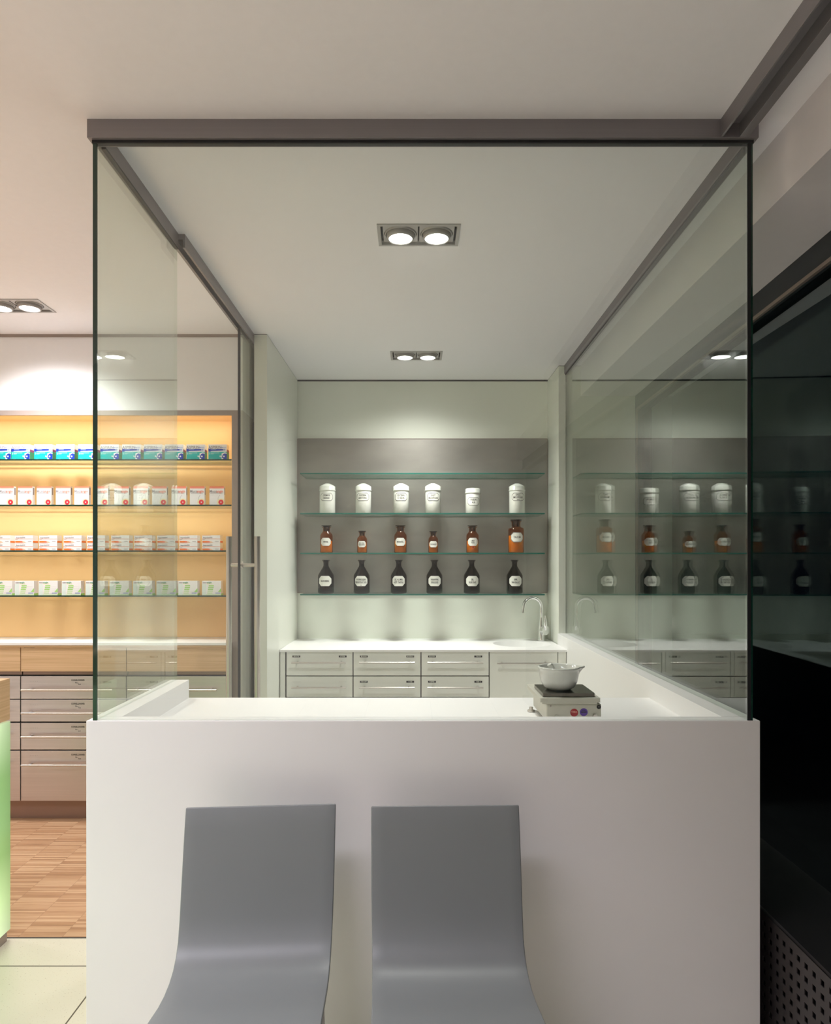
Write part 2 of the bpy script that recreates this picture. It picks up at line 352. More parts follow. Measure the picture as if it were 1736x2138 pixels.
# ------------------------------------------------------------------ downlights
def make_downlight():
    r = empty('twin_downlight', (0, 0, CEIL), '', 'ceiling light', 'recessed twin downlights')
    f = MB()   # local: x 0..0.3, y 0..0.163, z 0 = ceiling surface
    a, b, g = .302, .163, .012
    for q in ((0, a, 0, g), (0, a, b-g, b), (0, g, g, b-g), (a-g, a, g, b-g)): f.box(q[0], q[1], q[2], q[3], -.004, .012, 'fixture')
    f.build('frame', r, local=True)
    h = MB(); h.box(.006, a-.006, .006, b-.006, .10, .102, 'fixdark')
    for q in ((.006, .008, .006, b-.006), (a-.008, a-.006, .006, b-.006), (.006, a-.006, .006, .008), (.006, a-.006, b-.008, b-.006)): h.box(q[0], q[1], q[2], q[3], 0, .1, 'fixdark')
    h.build('housing', r, local=True)
    for k in (0, 1):
        x0, x1, y0, y1 = (.020, .148, .020, b-.017) if k == 0 else (.154, .282, .020, b-.017)
        cx, cy = (x0+x1)/2, (y0+y1)/2; p = MB(); n = 48
        ci = [(cx+.060*math.cos(2*PI*i/n), cy+.060*math.sin(2*PI*i/n)) for i in range(n)]
        ou = []
        for i in range(n):
            c, s_ = math.cos(2*PI*i/n), math.sin(2*PI*i/n)
            t = min((x1-cx)/abs(c) if abs(c) > 1e-6 else 9, (y1-cy)/abs(s_) if abs(s_) > 1e-6 else 9); ou.append((cx+t*c, cy+t*s_))
        vs = [(x, y, .004) for x, y in ci]+[(x, y, .004) for x, y in ou]
        p.add(vs, [(i, n+i, n+(i+1) % n, (i+1) % n) for i in range(n)], 'fixture')
        p.build('mounting_plate', r, local=True)
        MB().lathe([(.0575, .02), (.0575, -.001), (.0545, -.001), (.0545, .02)], 'fixture', (cx, cy, 0), 40).build('gimbal_ring', r, local=True)
        hd = MB().lathe([(.050, .07), (.051, .0), (.050, -.012), (.047, -.016), (.0435, -.016), (.0435, -.011)], 'fixture', (cx, cy, 0), 40).build('lamp_head', r, local=True)
        MB().disc(.0435, -.0125, 'lampglow', (cx, cy), 40, up=False).build('lamp_face', hd, local=True)
    return r
proto = make_downlight()
DL = ['recessed twin downlight over the white counter, nearer of the two in the booth', 'recessed twin downlight close to the alcove wall, over the worktop and faucet',
      'recessed twin downlight left of the glass booth, cut by the picture edge', 'recessed twin downlight far left beside the cut one, outside the picture',
      'recessed twin downlight over the left of the shop, outside the picture']
for i, (x, y, pw, c, tilt) in enumerate(LAMPS):
    o = proto if i == 0 else copy_tree(proto)
    o.location = (x, y, CEIL); o['label'] = DL[i]
    for k, cx in enumerate((.084, .218)):
        l = bpy.data.lights.new('downlight_lamp', 'SPOT'); l.energy = pw; l.color = c; l.spot_size = math.radians(152 if i == 0 else 118); l.spot_blend = 1.0; l.shadow_soft_size = .14 if i == 1 else .09
        s = bpy.data.objects.new('downlight_lamp', l); col.objects.link(s); s.parent = o; s.location = (cx, .083, -.022); s.rotation_euler = (math.radians(tilt), 0, 0)

for k, (lx, ly, sx_, sy_, pw_, c_) in enumerate(FILL_LIGHTS):  # ceiling-coloured frames added round the unseen fill lights
    f = MB(); a, b = sx_/2, sy_/2
    for q in ((-a-.02, a+.02, -b-.02, -b), (-a-.02, a+.02, b, b+.02), (-a-.02, -a, -b, b), (a, a+.02, -b, b)): f.box(lx+q[0], lx+q[1], ly+q[2], ly+q[3], 2.5785, CEIL, 'ceiling')
    tag(f.build('added_fill_frame'), ['added frame of unseen fill light above the chairs', 'added frame of unseen fill light above the sales counter', 'long added frame of unseen fill light at the rear of the shop'][k]+', outside the picture', 'ceiling light')

# ------------------------------------------------------------------ glass booth
fr = empty('glass_partition', (0, 1.85, .93), 'wide clear front glass pane standing on the white counter', 'glass partition', 'glass panes of the booth')
MB().box(-.8695, .9235, 1.849, 1.859, .93, 2.529, 'glass').build('pane', fr)
lf = empty('glass_partition', (-.871, 2.1, .93), 'narrow clear side glass pane on the left side of the counter', 'glass partition', 'glass panes of the booth')
MB().prism([(-.882, 1.853), (-.871, 1.853), (-.876, 2.492), (-.887, 2.492)], .93, 2.529, 'glass').build('pane', lf)
o = MB().box(-.882, -.871, 1.848, 1.853, .93, 2.529, 'edge').build('front_edge', lf); o['label'] = 'dark green polished glass edge'
MB().prism([(-.887, 2.492), (-.876, 2.492), (-.876, 2.494), (-.887, 2.494)], .93, 2.529, 'glass').build('rear_edge', lf)
rg = empty('glass_partition', (.94, 3, .93), 'long clear side glass pane on the right between booth and dark window', 'glass partition', 'glass panes of the booth')
MB().prism([(.925, 1.853), (.936, 1.853), (.953, 4.13), (.942, 4.13)], .93, 2.529, 'glass').build('pane', rg)
o = MB().box(.924, .933, 1.848, 1.853, .93, 2.529, 'gasket').build('front_edge', rg); o['label'] = 'black glass edge'
MB().box(.9335, .938, 1.848, 1.853, .93, 2.529, 'edge').build('edge_bead', rg)

tag(MB().box(-.892, .948, 1.835, 1.878, 2.529, CEIL, 'rail').box(-.884, .94, 1.846, 1.862, 2.521, 2.529, 'gasket').build('ceiling_rail', bevel=.0008), 'grey metal ceiling rail across the front top of the booth glass', 'rail')
tag(MB().prism([(-.885, 1.878), (-.8635, 1.878), (-.8655, 2.478), (-.885, 2.478)], 2.529, CEIL, 'rail').prism([(-.872, 1.878), (-.860, 1.878), (-.867, 2.478), (-.879, 2.478)], 2.523, 2.529, 'gasket').build('ceiling_rail', bevel=.0008),
    'short grey ceiling rail over the left side pane', 'rail')
r2 = MB()
r2.box(-.881, -.842, 2.478, 3.56, 2.560, CEIL, 'rail'); r2.box(-.881, -.870, 2.478, 3.56, 2.529, 2.56, 'rail'); r2.box(-.850, -.842, 2.478, 3.56, 2.529, 2.56, 'rail')
r2.box(-.870, -.850, 2.478, 3.56, 2.553, 2.56, 'gasket')
tag(r2.build('sliding_door_track', bevel=.0008), 'grey slotted ceiling track carrying the sliding glass door on the left', 'rail')
tag(MB().prism([(.924, 1.878), (.950, 1.878), (.958, 4.13), (.934, 4.13)], 2.529, CEIL, 'rail').prism([(.928, 1.878), (.942, 1.878), (.954, 4.13), (.940, 4.13)], 2.522, 2.529, 'gasket').build('ceiling_rail', bevel=.0008),
    'long grey ceiling rail over the right side pane', 'rail')
tr = empty('open_ceiling_track', (.89, 1, 2.53), 'open grey ceiling track running overhead from the booth corner towards the viewer', 'rail')
MB().box(.844, .850, -.6, 1.835, 2.530, CEIL, 'rail').box(.895, .920, -.6, 1.835, 2.530, CEIL, 'rail').build('flange', tr, bevel=.0006)
MB().box(.850, .895, -.6, 1.835, 2.568, CEIL, 'rail').box(.850, .860, -.6, 1.80, 2.556, 2.568, 'gasket').build('channel', tr)

# sliding door
sd = empty('sliding_glass_door', (-.859, 3.7, 0), 'clear sliding glass door with long steel bar handles, beside the alcove wall', 'door')
MB().box(-.864, -.854, 3.322, 4.2, .01, 2.552, 'glass').build('pane', sd)
MB().box(-.865, -.853, 3.316, 3.322, .01, 2.552, 'gasket').build('edge', sd)
for xx in (-.921, -.779):
    MB().tube([(xx, 3.36, Z(1120, 3.36)), (xx, 3.36, .45)], .0145, 'satin', 20).build('handle_bar', sd)
for zz in (Z(1180, 3.36), .58):
    h = MB().tube([(-.921, 3.36, zz), (-.779, 3.36, zz)], .010, 'satin', 16)
    h.tube([(-.870, 3.36, zz), (-.864, 3.36, zz)], .018, 'satin', 20).tube([(-.854, 3.36, zz), (-.848, 3.36, zz)], .018, 'satin', 20); h.build('handle_connector', sd)

# ------------------------------------------------------------------ counter
ct = empty('service_counter', (0, 2.2, 0), 'white solid counter with raised rim and lower work surface inside the glass booth', 'counter')
MB().box(-.899, .957, 1.845, 1.897, 0, .93, 'corian').build('front_panel', ct, bevel=.0015)
MB().prism([(-.899, 1.897), (-.8225, 1.897), (-.832, 2.494), (-.899, 2.494)], 0, .93, 'corian').build('side_panel', ct, bevel=.0015)
MB().prism([(.874, 1.897), (.957, 1.897), (.975, 4.13), (.893, 4.13)], 0, .93, 'corian').build('side_panel', ct, bevel=.0015)
MB().prism([(-.8225, 1.897), (.874, 1.897), (.879, 2.494), (-.832, 2.494)], .823, .863, 'corian').build('worktop', ct, bevel=.001)

# ------------------------------------------------------------------ alcove: cabinets, worktop, sink
AF = 3.875                                   # front plane of the alcove cabinets
WT = .862
wk = empty('alcove_worktop', (0, 4.1, WT), 'white worktop with a round integrated basin along the alcove back wall', 'worktop')
sx, sy, sr = .679, 4.175, .178; q = .19
wm = MB()
for z, top in ((WT, 1), (WT-.012, 0)):
    for (a, b, c, d) in ((-.768, sx-q, AF-.008, 4.45), (sx+q, .893, AF-.008, 4.45), (sx-q, sx+q, AF-.008, sy-q), (sx-q, sx+q, sy+q, 4.45)):
        fc = (0, 1, 2, 3) if top else (0, 3, 2, 1)
        wm.add([(a, c, z), (b, c, z), (b, d, z), (a, d, z)], [fc], 'corian')
    n = 64; vs = []
    for i in range(n):
        t = 2*PI*i/n; vs.append((sx+sr*math.cos(t), sy+sr*math.sin(t), z))
    for i in range(n):
        t = 2*PI*i/n; c, s_ = math.cos(t), math.sin(t); k = q/max(abs(c), abs(s_)); vs.append((sx+k*c, sy+k*s_, z))
    wm.add(vs, [(i, n+i, n+(i+1) % n, (i+1) % n) for i in range(n)], 'corian')
wm.box(-.768, .893, AF-.008, AF-.006, WT-.012, WT, 'corian')
wm.build('slab', wk)
bs = MB().lathe([(sr, 0), (sr-.004, -.004), (sr-.02, -.05), (sr-.06, -.12), (.03, -.14), (.0, -.14)], 'corian', (sx, sy, WT), 64); bs.lathe([(.022, -.138), (.018, -.137), (0, -.137)], 'chrome', (sx, sy, WT), 24)
bs.build('basin', wk)

fx, fy = X(1131, 4.33), 4.33
fc = empty('faucet', (fx, fy, WT), 'chrome swan-neck faucet beside the round basin', 'faucet')
MB().lathe([(0, 0), (.024, 0), (.024, .006), (.021, .012), (.021, .075), (.017, .11), (.0125, .15)], 'chrome', (fx, fy, WT), 32).build('body', fc)
pts = [(fx, fy, WT+.14), (fx, fy, WT+.17), (fx, fy, WT+.2)]; R_ = .058
for i in range(0, 19):
    a = PI*i/18*1.02; pts.append((fx-R_+R_*math.cos(a), fy-.01*i/18, WT+.218+R_*math.sin(a)))
pts.append((fx-2*R_-.006, fy-.012, WT+.18))
MB().tube(pts, [.0125]*3+[.0115]*18+[.0115]*(len(pts)-21), 'chrome', 20).build('spout', fc)
lv = MB().tube([(fx+.004, fy-.02, WT+.07), (fx+.02, fy-.045, WT+.07)], [.027, .030], 'chrome', 28)
lv.tube([(fx+.018, fy-.045, WT+.075), (fx+.016, fy-.055, WT+.12), (fx+.012, fy-.05, WT+.165)], [.013, .010, .006], 'chrome', 16); lv.build('lever', fc)

def bar_handle(par, x0, x1, y, z, out=.034, r=.0056, m='satin', post=.03):
    b = MB().tube([(x0, y-out, z), (x1, y-out, z)], r, m, 14)
    for xx in (x0+post, x1-post): b.tube([(xx, y, z), (xx, y-out, z)], r*.9, m, 12)
    return b.build('handle', par)
za = lambda py: Z(py, AF)
U = [X(p, AF) for p in (597.5, 737.5, 879.5, 1022, 1166)]
rows = [(za(1361), za(1410.5)), (za(1412.5), za(1455)), (za(1457), za(1457)-.12), (za(1457)-.125, za(1457)-.29), (za(1457)-.295, .09)]
TAPE = [[('SPATE', 'STIRB'), None], [('BUERE', 'BUERO'), ('TRAPP', '+100')], [('KUPFR', 'TESTS'), ('PAPIE', '+00 S')]]
al = ['cream drawer cabinet at the left end of the alcove', 'second cream drawer cabinet from the left in the alcove', 'third cream drawer cabinet from the left in the alcove, next to the sink cabinet']
for u in range(3):
    x0, x1 = U[u], U[u+1]
    c = empty('drawer_cabinet', ((x0+x1)/2, AF, 0), al[u], 'cabinet', 'cream cabinets under the alcove worktop')
    MB().box(x0+.0005 - (0.005 if u == 0 else 0), x1-.0005, AF+.019, 4.44, .08, WT-.014, 'dark').build('carcass', c)
    MB().box(x0+.001, x1-.001, AF+.05, AF+.07, 0, .08, 'front').build('plinth', c)
    for k, (zt, zb) in enumerate(rows):
        d = MB().box(x0+.0028, x1-.0028, AF, AF+.018, zb, zt, 'front').build('drawer', c, bevel=.0008)
        bar_handle(d, x0+.037, x1-.038, AF, za(1382) if k == 0 else (za(1434) if k == 1 else zt-.055))
        if k < 2:
            tp = TAPE[u][k]; zc = za(1370.5) if k == 0 else za(1423.5)
            if tp:
                for sgn, s_ in ((-1, tp[0]), (1, tp[1])):
                    xc = (x0+x1)/2+sgn*.134
                    MB().box(xc-.0225, xc+.0225, AF-.001, AF, zc-.0055, zc+.0055, 'ink').text(s_, xc, zc, AF-.0016, .011, 'label', 1.05).build('tape_label', d)
            else:
                for sgn in (-1, 1):
                    b = MB()
                    for i in range(5): b.box((x0+x1)/2+sgn*.134-.018+i*.009-.001, (x0+x1)/2+sgn*.134-.018+i*.009+.001, AF-.0005, AF, zc-.001, zc+.001, 'cgrey')
                    b.build('vent_dots', d)
tag(B(-.766, U[0]-.006, AF+.002, AF+.02, 0, WT-.014, 'front').build('end_filler'), 'narrow cream filler strip left of the alcove cabinets', 'panel')
c = empty('sink_cabinet', ((U[3]+U[4])/2, AF, 0), 'cream cabinet with one door under the round basin', 'cabinet', 'cream cabinets under the alcove worktop')
MB().box(U[3]+.001, .885, AF+.019, AF+.05, .08, WT-.014, 'dark').build('carcass', c)
d = MB().box(U[3]+.0028, U[4]-.0028, AF, AF+.018, .09, rows[0][0], 'front').build('door', c, bevel=.0008)
bar_handle(d, U[3]+.042, U[4]-.042, AF, za(1383.5))
MB().box(U[4]+.001, .888, AF, AF+.018, .09, rows[0][0], 'front').build('filler', c)
MB().box(U[3], .885, AF+.05, AF+.07, 0, .08, 'front').build('plinth', c)

# steel panel and glass shelves
sp = empty('steel_back_panel', (0, 4.45, 1.168), 'brushed steel panel on the alcove wall behind the apothecary jars', 'wall panel')
MB().box(-.760, .890, 4.440, 4.449, 1.168, 2.184, 'steel').build('sheet', sp)
MB().box(-.764, -.760, 4.438, 4.449, 1.165, 2.187, 'nframe').box(.890, .893, 4.438, 4.449, 1.165, 2.187, 'nframe').box(-.760, .890, 4.438, 4.449, 2.184, 2.188, 'nframe').box(-.760, .890, 4.438, 4.449, 1.164, 1.168, 'nframe').build('edge_trim', sp)
SF, SB = 4.20, 4.437
ST = [1.928, 1.677, 1.4275, 1.169]           # top surfaces
SHN = ['topmost empty glass shelf on the steel panel', 'glass shelf carrying the white ceramic jars', 'glass shelf carrying the amber wide-mouth bottles', 'lowest glass shelf carrying the dark brown bottles']
def glass_shelf(x0, x1, y0, y1, zt, t, label, group, edge='edget'):
    r = empty('glass_shelf', ((x0+x1)/2, (y0+y1)/2, zt), label, 'shelf', group)
    s = MB(); s.add([(x0, y0, zt), (x1, y0, zt), (x1, y1, zt), (x0, y1, zt)], [(0, 1, 2, 3)], 'sglass')
    s.add([(x0, y0, zt-t), (x1, y0, zt-t), (x1, y1, zt-t), (x0, y1, zt-t)], [(3, 2, 1, 0)], 'sglass'); s.build('sheet', r)
    e = MB(); e.add([(x0, y0, zt-t), (x1, y0, zt-t), (x1, y0, zt), (x0, y0, zt), (x0, y1, zt-t), (x1, y1, zt-t), (x1, y1, zt), (x0, y1, zt)],
                    [(0, 1, 2, 3), (1, 5, 6, 2), (4, 0, 3, 7), (5, 4, 7, 6)], edge); e.build('edge', r)
    return r
for zt, lb in zip(ST, SHN): glass_shelf(X(627, SF), X(1138, SF), SF, SB, zt, .008, lb, 'glass shelves in the alcove')

# ------------------------------------------------------------------ jars and bottles
def oct_label(mb, r, zc, w, h, border=True, cut=None, m='label', x0=0):
    """octagonal label bent round a cylinder, with a thin printed border"""
    cut = cut or h*.28
    def outline(W, H, C):
        P = []
        for i in range(-8, 9): P.append((W/2-C)*i/8)
        return P, W, H, C
    def patch(W, H, C, rr, mm):
        n = 20; vs = []
        for i in range(n+1):
            x = -W/2+W*i/n; dx = max(0, abs(x)-(W/2-C)); hh = H/2-dx
            t = (x0+x)/rr
            vs += [(rr*math.sin(t), -rr*math.cos(t), zc-hh), (rr*math.sin(t), -rr*math.cos(t), zc+hh)]
        mb.add(vs, [(2*i, 2*i+2, 2*i+3, 2*i+1) for i in range(n)], mm, True)
    if border:
        patch(w, h, cut, r+.0006, m); patch(w-.002, h-.002, cut-.001, r+.0009, 'ink'); patch(w-.0064, h-.0064, cut-.002, r+.0012, m)
    else: patch(w, h, cut, r+.0006, m)
SD = 4.29
def jar(px, lines, label, small=False):
    r0 = .050 if not small else .0475; hb = .148 if not small else .132
    o = empty('apothecary_jar', (X(px, SD), SD, ST[1]), label, 'jar', 'white ceramic jars on the second shelf')
    MB().lathe([(0, .0), (r0-.003, 0), (r0, .003), (r0, hb-.004), (r0-.002, hb), (0, hb)], 'jar', n=48).build('body', o, local=True)
    dome = .016 if not small else .004
    MB().lathe([(r0+.0005, hb-.004), (r0+.003, hb-.002), (r0+.003, hb+.004), (r0+.0005, hb+.007), (r0+.0005, hb+.026), (r0-.004, hb+.030), (r0*.6, hb+.028+dome*.7), (r0*.3, hb+.030+dome), (0, hb+.030+dome)], 'jar', n=48).build('lid', o, local=True)
    l = MB(); zc = .105 if not small else .078; oct_label(l, r0, zc, .088, .052)
    zz = zc+(.009 if len(lines) == 2 else .013)
    for i, t in enumerate(lines): l.text(t, 0, zz-.0165*i-(.0 if i < 2 else -.003), 0, .0165 if i < 2 else .008, 'ink', .66 if len(t) < 10 else .60, wrap=r0+.0016)
    l.build('label', o, local=True); return o
J = 'white ceramic apothecary jar lettered '
jar(684, ['CREMOR', 'BASALIS'], J+'CREMOR BASALIS'); jar(759, ['EUCERIN', 'ANHYDRIC.'], J+'ANHYDRIC. on its lower line')
jar(838, ['EUCERIN', 'C. AQUA'], J+'C. AQUA on its lower line'); jar(904.5, ['UNGT.', 'EMULSIFICANS'], J+'UNGT. EMULSIFICANS, left of the low flat jar')
jar(988, ['VASELIN.', 'ALB.'], 'low white flat-lidded ceramic jar lettered VASELIN. ALB.', True); jar(1080, ['UNGT.', 'EMULSIFICANS', 'AQUOS.'], J+'UNGT. EMULSIFICANS in three lines, at the right end')

def bottle(px, shelf, s, lines, label, kind, group, hazard=False):
    """s scales a 1.0 bottle"""
    o = empty('apothecary_bottle', (X(px, SD), SD, ST[shelf]), label, 'bottle', group)
    if kind == 'wide':
        R, H = .040*s, .176*s
        body = [(0, .003), (R-.004, .0), (R, .004), (R, .62*H), (R*.97, .66*H), (R*.62, .77*H), (R*.55, .80*H), (R*.55, .91*H), (R*.75, .93*H), (R*.75, .94*H), (R*.5, .945*H)]
        stop = [(0, .79*H), (R*.46, .79*H), (R*.49, .955*H), (R*.80, .975*H), (R*.82, .99*H), (R*.78, H), (0, H)]; g = 'amber'
    elif kind == 'tall':
        R, H = .050, .213
        body = [(0, .003), (R-.005, 0), (R, .005), (R, .70*H), (R*.96, .74*H), (R*.62, .775*H), (R*.56, .80*H), (R*.56, .92*H), (R*.70, .94*H), (R*.70, .95*H), (R*.5, .955*H)]
        stop = [(0, .79*H), (R*.46, .79*H), (R*.49, .96*H), (R*.72, .975*H), (R*.74, .99*H), (R*.7, H), (0, H)]; g = 'amber'
    else:
        R, H = .0515, .214
        body = [(0, .004), (R-.006, 0), (R, .006), (R, .52*H), (R*.96, .56*H), (R*.36, .80*H), (R*.32, .83*H), (R*.32, .93*H), (R*.44, .945*H), (R*.44, .955*H), (R*.3, .958*H)]
        stop = [(0, .81*H), (R*.27, .81*H), (R*.29, .965*H), (R*.48, .980*H), (R*.50, .99*H), (R*.46, H), (0, H)]; g = 'brown'
    MB().lathe(body, g, n=48).build('body', o, local=True)
    MB().lathe(stop, 'stopper', n=32).build('stopper', o, local=True)
    if kind != 'narrow':
        hc = .44*H if kind == 'wide' else .52*H
        MB().lathe([(0, .005), (R-.006, .005), (R-.004, .008), (R-.004, hc), (0, hc+.002)], 'powder', n=32).build('contents', o, local=True)
    l = MB(); w_, h_ = (R*1.75, R*1.25) if kind == 'wide' else ((.086, .062) if kind == 'tall' else (.088, .064))
    zc = {'wide': .40*H, 'tall': .465*H, 'narrow': .375*H}[kind]
    oct_label(l, R, zc, w_, h_, border=(kind == 'tall'))
    sz = {'wide': .0125, 'tall': .017, 'narrow': .0165}[kind]*(s if kind == 'wide' else 1)
    n2 = min(len(lines), 2); z0 = zc+(sz*.55 if n2 == 2 else 0)
    for i, t in enumerate(lines):
        l.text(t, 0, z0-sz*1.08*i, 0, sz if i < 2 else sz*.5, 'ink', .68 if len(t) < 10 else .58, wrap=R+.0016)
    l.build('label', o, local=True)
    if hazard:
        z = zc-h_*.5-.010; b = MB(); rr = R+.0008
        def sq(a, rr, m):
            vs = [];
            for x in (-a, 0, a): t = x/rr; vs += [(rr*math.sin(t), -rr*math.cos(t), z-a), (rr*math.sin(t), -rr*math.cos(t), z+a)]
            b.add(vs, [(0, 2, 3, 1), (2, 4, 5, 3)], m)
        sq(.0090, rr, 'hazard'); b.text('X', 0, z, 0, .019, 'ink', 1.1, wrap=rr+.0006); b.build('hazard_sticker', o, local=True)
    return o
A_ = 'amber wide-mouth bottle lettered '; G3, G4 = 'amber bottles on the third shelf', 'dark brown bottles on the lowest shelf'
bottle(682, 2, 1.0, ['AEROSIL'], A_+'AEROSIL on the third shelf', 'wide', G3)
bottle(756.5, 2, .80, ['ACID. CITRIC.', 'MONOHYDRIC.'], 'small dark amber bottle lettered ACID. CITRIC. MONOHYDRIC.', 'wide', G3)
bottle(836.5, 2, 1.0, ['MANNITOL.'], A_+'MANNITOL.', 'wide', G3)
bottle(905, 2, .79, ['SACCHARUM'], 'small amber bottle lettered SACCHARUM', 'wide', G3)
bottle(987, 2, 1.0, ['UREA', 'PURA'], A_+'UREA PURA with an orange hazard square', 'wide', G3, True)
bottle(1078, 2, 1.0, ['TALCUM'], 'tallest amber bottle, broad-shouldered, lettered TALCUM', 'tall', G3)
D_ = 'dark brown conical-shouldered bottle lettered '
for px, ln in ((681, ['GLYCERIN.']), (755.5, ['HYDROGEN.', 'PEROXYDAT. SOL.', '3%']), (833, ['LIQ. ALUMIN.', 'ACET. TARTAR.']), (907.5, ['PARAFFIN.', 'SUBLIQUID.']), (985.5, ['SIR.', 'RUBI IDAEI']), (1075, ['SPIR.', 'VINI GALLIC.'])):
    bottle(px, 3, 1, ln, D_+' '.join(ln[:2]), 'narrow', G4)

# ------------------------------------------------------------------ scale and mortar on the counter
ks = empty('weighing_scale', (.482, 2.17, .863), 'old cream laboratory scale with red and purple stickers on the counter', 'scale')
b = MB(); b.box(.412, .582, 2.065, 2.29, .876, .930, 'scale_p'); b.build('body', ks, bevel=.004)
b = MB(); b.prism([(.3895, 2.05), (.575, 2.05), (.575, 2.29), (.3895, 2.29)], .938, .951, 'scale_p'); b.build('top_tray', ks, bevel=.004)
MB().box(.398, .568, 2.06, 2.285, .930, .938, 'scale_p').build('collar', ks, bevel=.002)
MB().prism([(.402, 2.066), (.562, 2.066), (.562, 2.216), (.402, 2.216)], .952, .963, 'scale_plate').build('pan', ks, bevel=.003)
for xx, yy in ((.400, 2.09), (.572, 2.09), (.400, 2.26), (.572, 2.26)):
    MB().lathe([(0, 0), (.013, 0), (.013, .006), (.006, .008), (.006, .016), (0, .016)], 'satin', (xx, yy, .863), 20).build('foot', ks)
yb = 2.064
def sticker(px, py, r, m, txt=None):
    x, z = X(px, yb), Z(py, yb); s = MB(); n = 28
    s.add([(x+r*math.cos(2*PI*i/n), yb, z+r*math.sin(2*PI*i/n)) for i in range(n)], [tuple(range(n))], m)
    return s, x, z
s, x, z = sticker(1199.5, 1488, .0122, 'red'); s.text('TARA', x, z+.002, yb-.0003, .007, 'cpale'); s.text('GEPRUEFT', x, z-.004, yb-.0003, .0035, 'cpale') if False else None; s.build('sticker', ks)
s, x, z = sticker(1219.5, 1487, .0122, 'purple'); s.rect(x-.009, x+.009, z-.001, z+.0022, yb-.0003, 'ink'); s.rect(x-.006, x+.006, z+.005, z+.007, yb-.0003, 'ink'); s.build('sticker', ks)
s, x, z = sticker(1251, 1476, .0068, 'ink'); s.text('V', x, z, yb-.0003, .006, 'cgrey'); s.build('sticker', ks)
s, x, z = sticker(1150.5, 1474, .0025, 'nframe'); s.build('screw', ks)
MB().tube([(X(1242.5, yb), 2.064, Z(1495, yb)), (X(1242.5, yb), 2.056, Z(1495, yb))], .0065, 'satin', 20).build('level_knob', ks)
MB().tube([(X(1162, yb), 2.064, Z(1497, yb)), (X(1162, yb), 2.058, Z(1497, yb))], .0065, 'scale_p', 20).build('level_knob', ks)

mx_, my_ = .466, 2.135
mo = empty('mortar', (mx_, my_, .963), 'white porcelain mortar bowl with spout standing on the scale', 'mortar')
n = 64; prof = [(0, .003), (.032, .0), (.037, .001), (.049, .010), (.0575, .026), (.0615, .044), (.0625, .054), (.0635, .066), (.0655, .068), (.0655, .072), (.063, .0735), (.0600, .071), (.056, .046), (.046, .022), (.028, .010), (0, .008)]
vs = []; fs = []
for r, z in prof:
    for k in range(n):
        a = 2*PI*k/n; aa = (a+PI) % (2*PI)-PI; t = max(0, 1-abs(aa)/.34); wz = max(0, min(1, (z-.046)/.022))**1.5
        rr = r+(.017*t*t*(3-2*t)*wz if r > .058 else 0); vs.append((rr*math.cos(a), rr*math.sin(a), z+(.001*t*wz)))
for i in range(len(prof)-1):
    for k in range(n): k2 = (k+1) % n; fs.append((i*n+k, i*n+k2, (i+1)*n+k2, (i+1)*n+k))
MB().add(vs, fs, 'mortar', True).build('bowl', mo, local=True)
pe = MB(); pe.tube([(.022, .014, .020), (.016, .012, .028), (-.004, .004, .048), (-.020, -.002, .064), (-.028, -.004, .0745), (-.0315, -.005, .0800)], [.012, .014, .0085, .0075, .0095, .0075], 'mortar', 20)
o = pe.build('pestle', loc=(mx_, my_, .963), local=True); tag(o, 'white porcelain pestle leaning inside the mortar bowl', 'pestle')

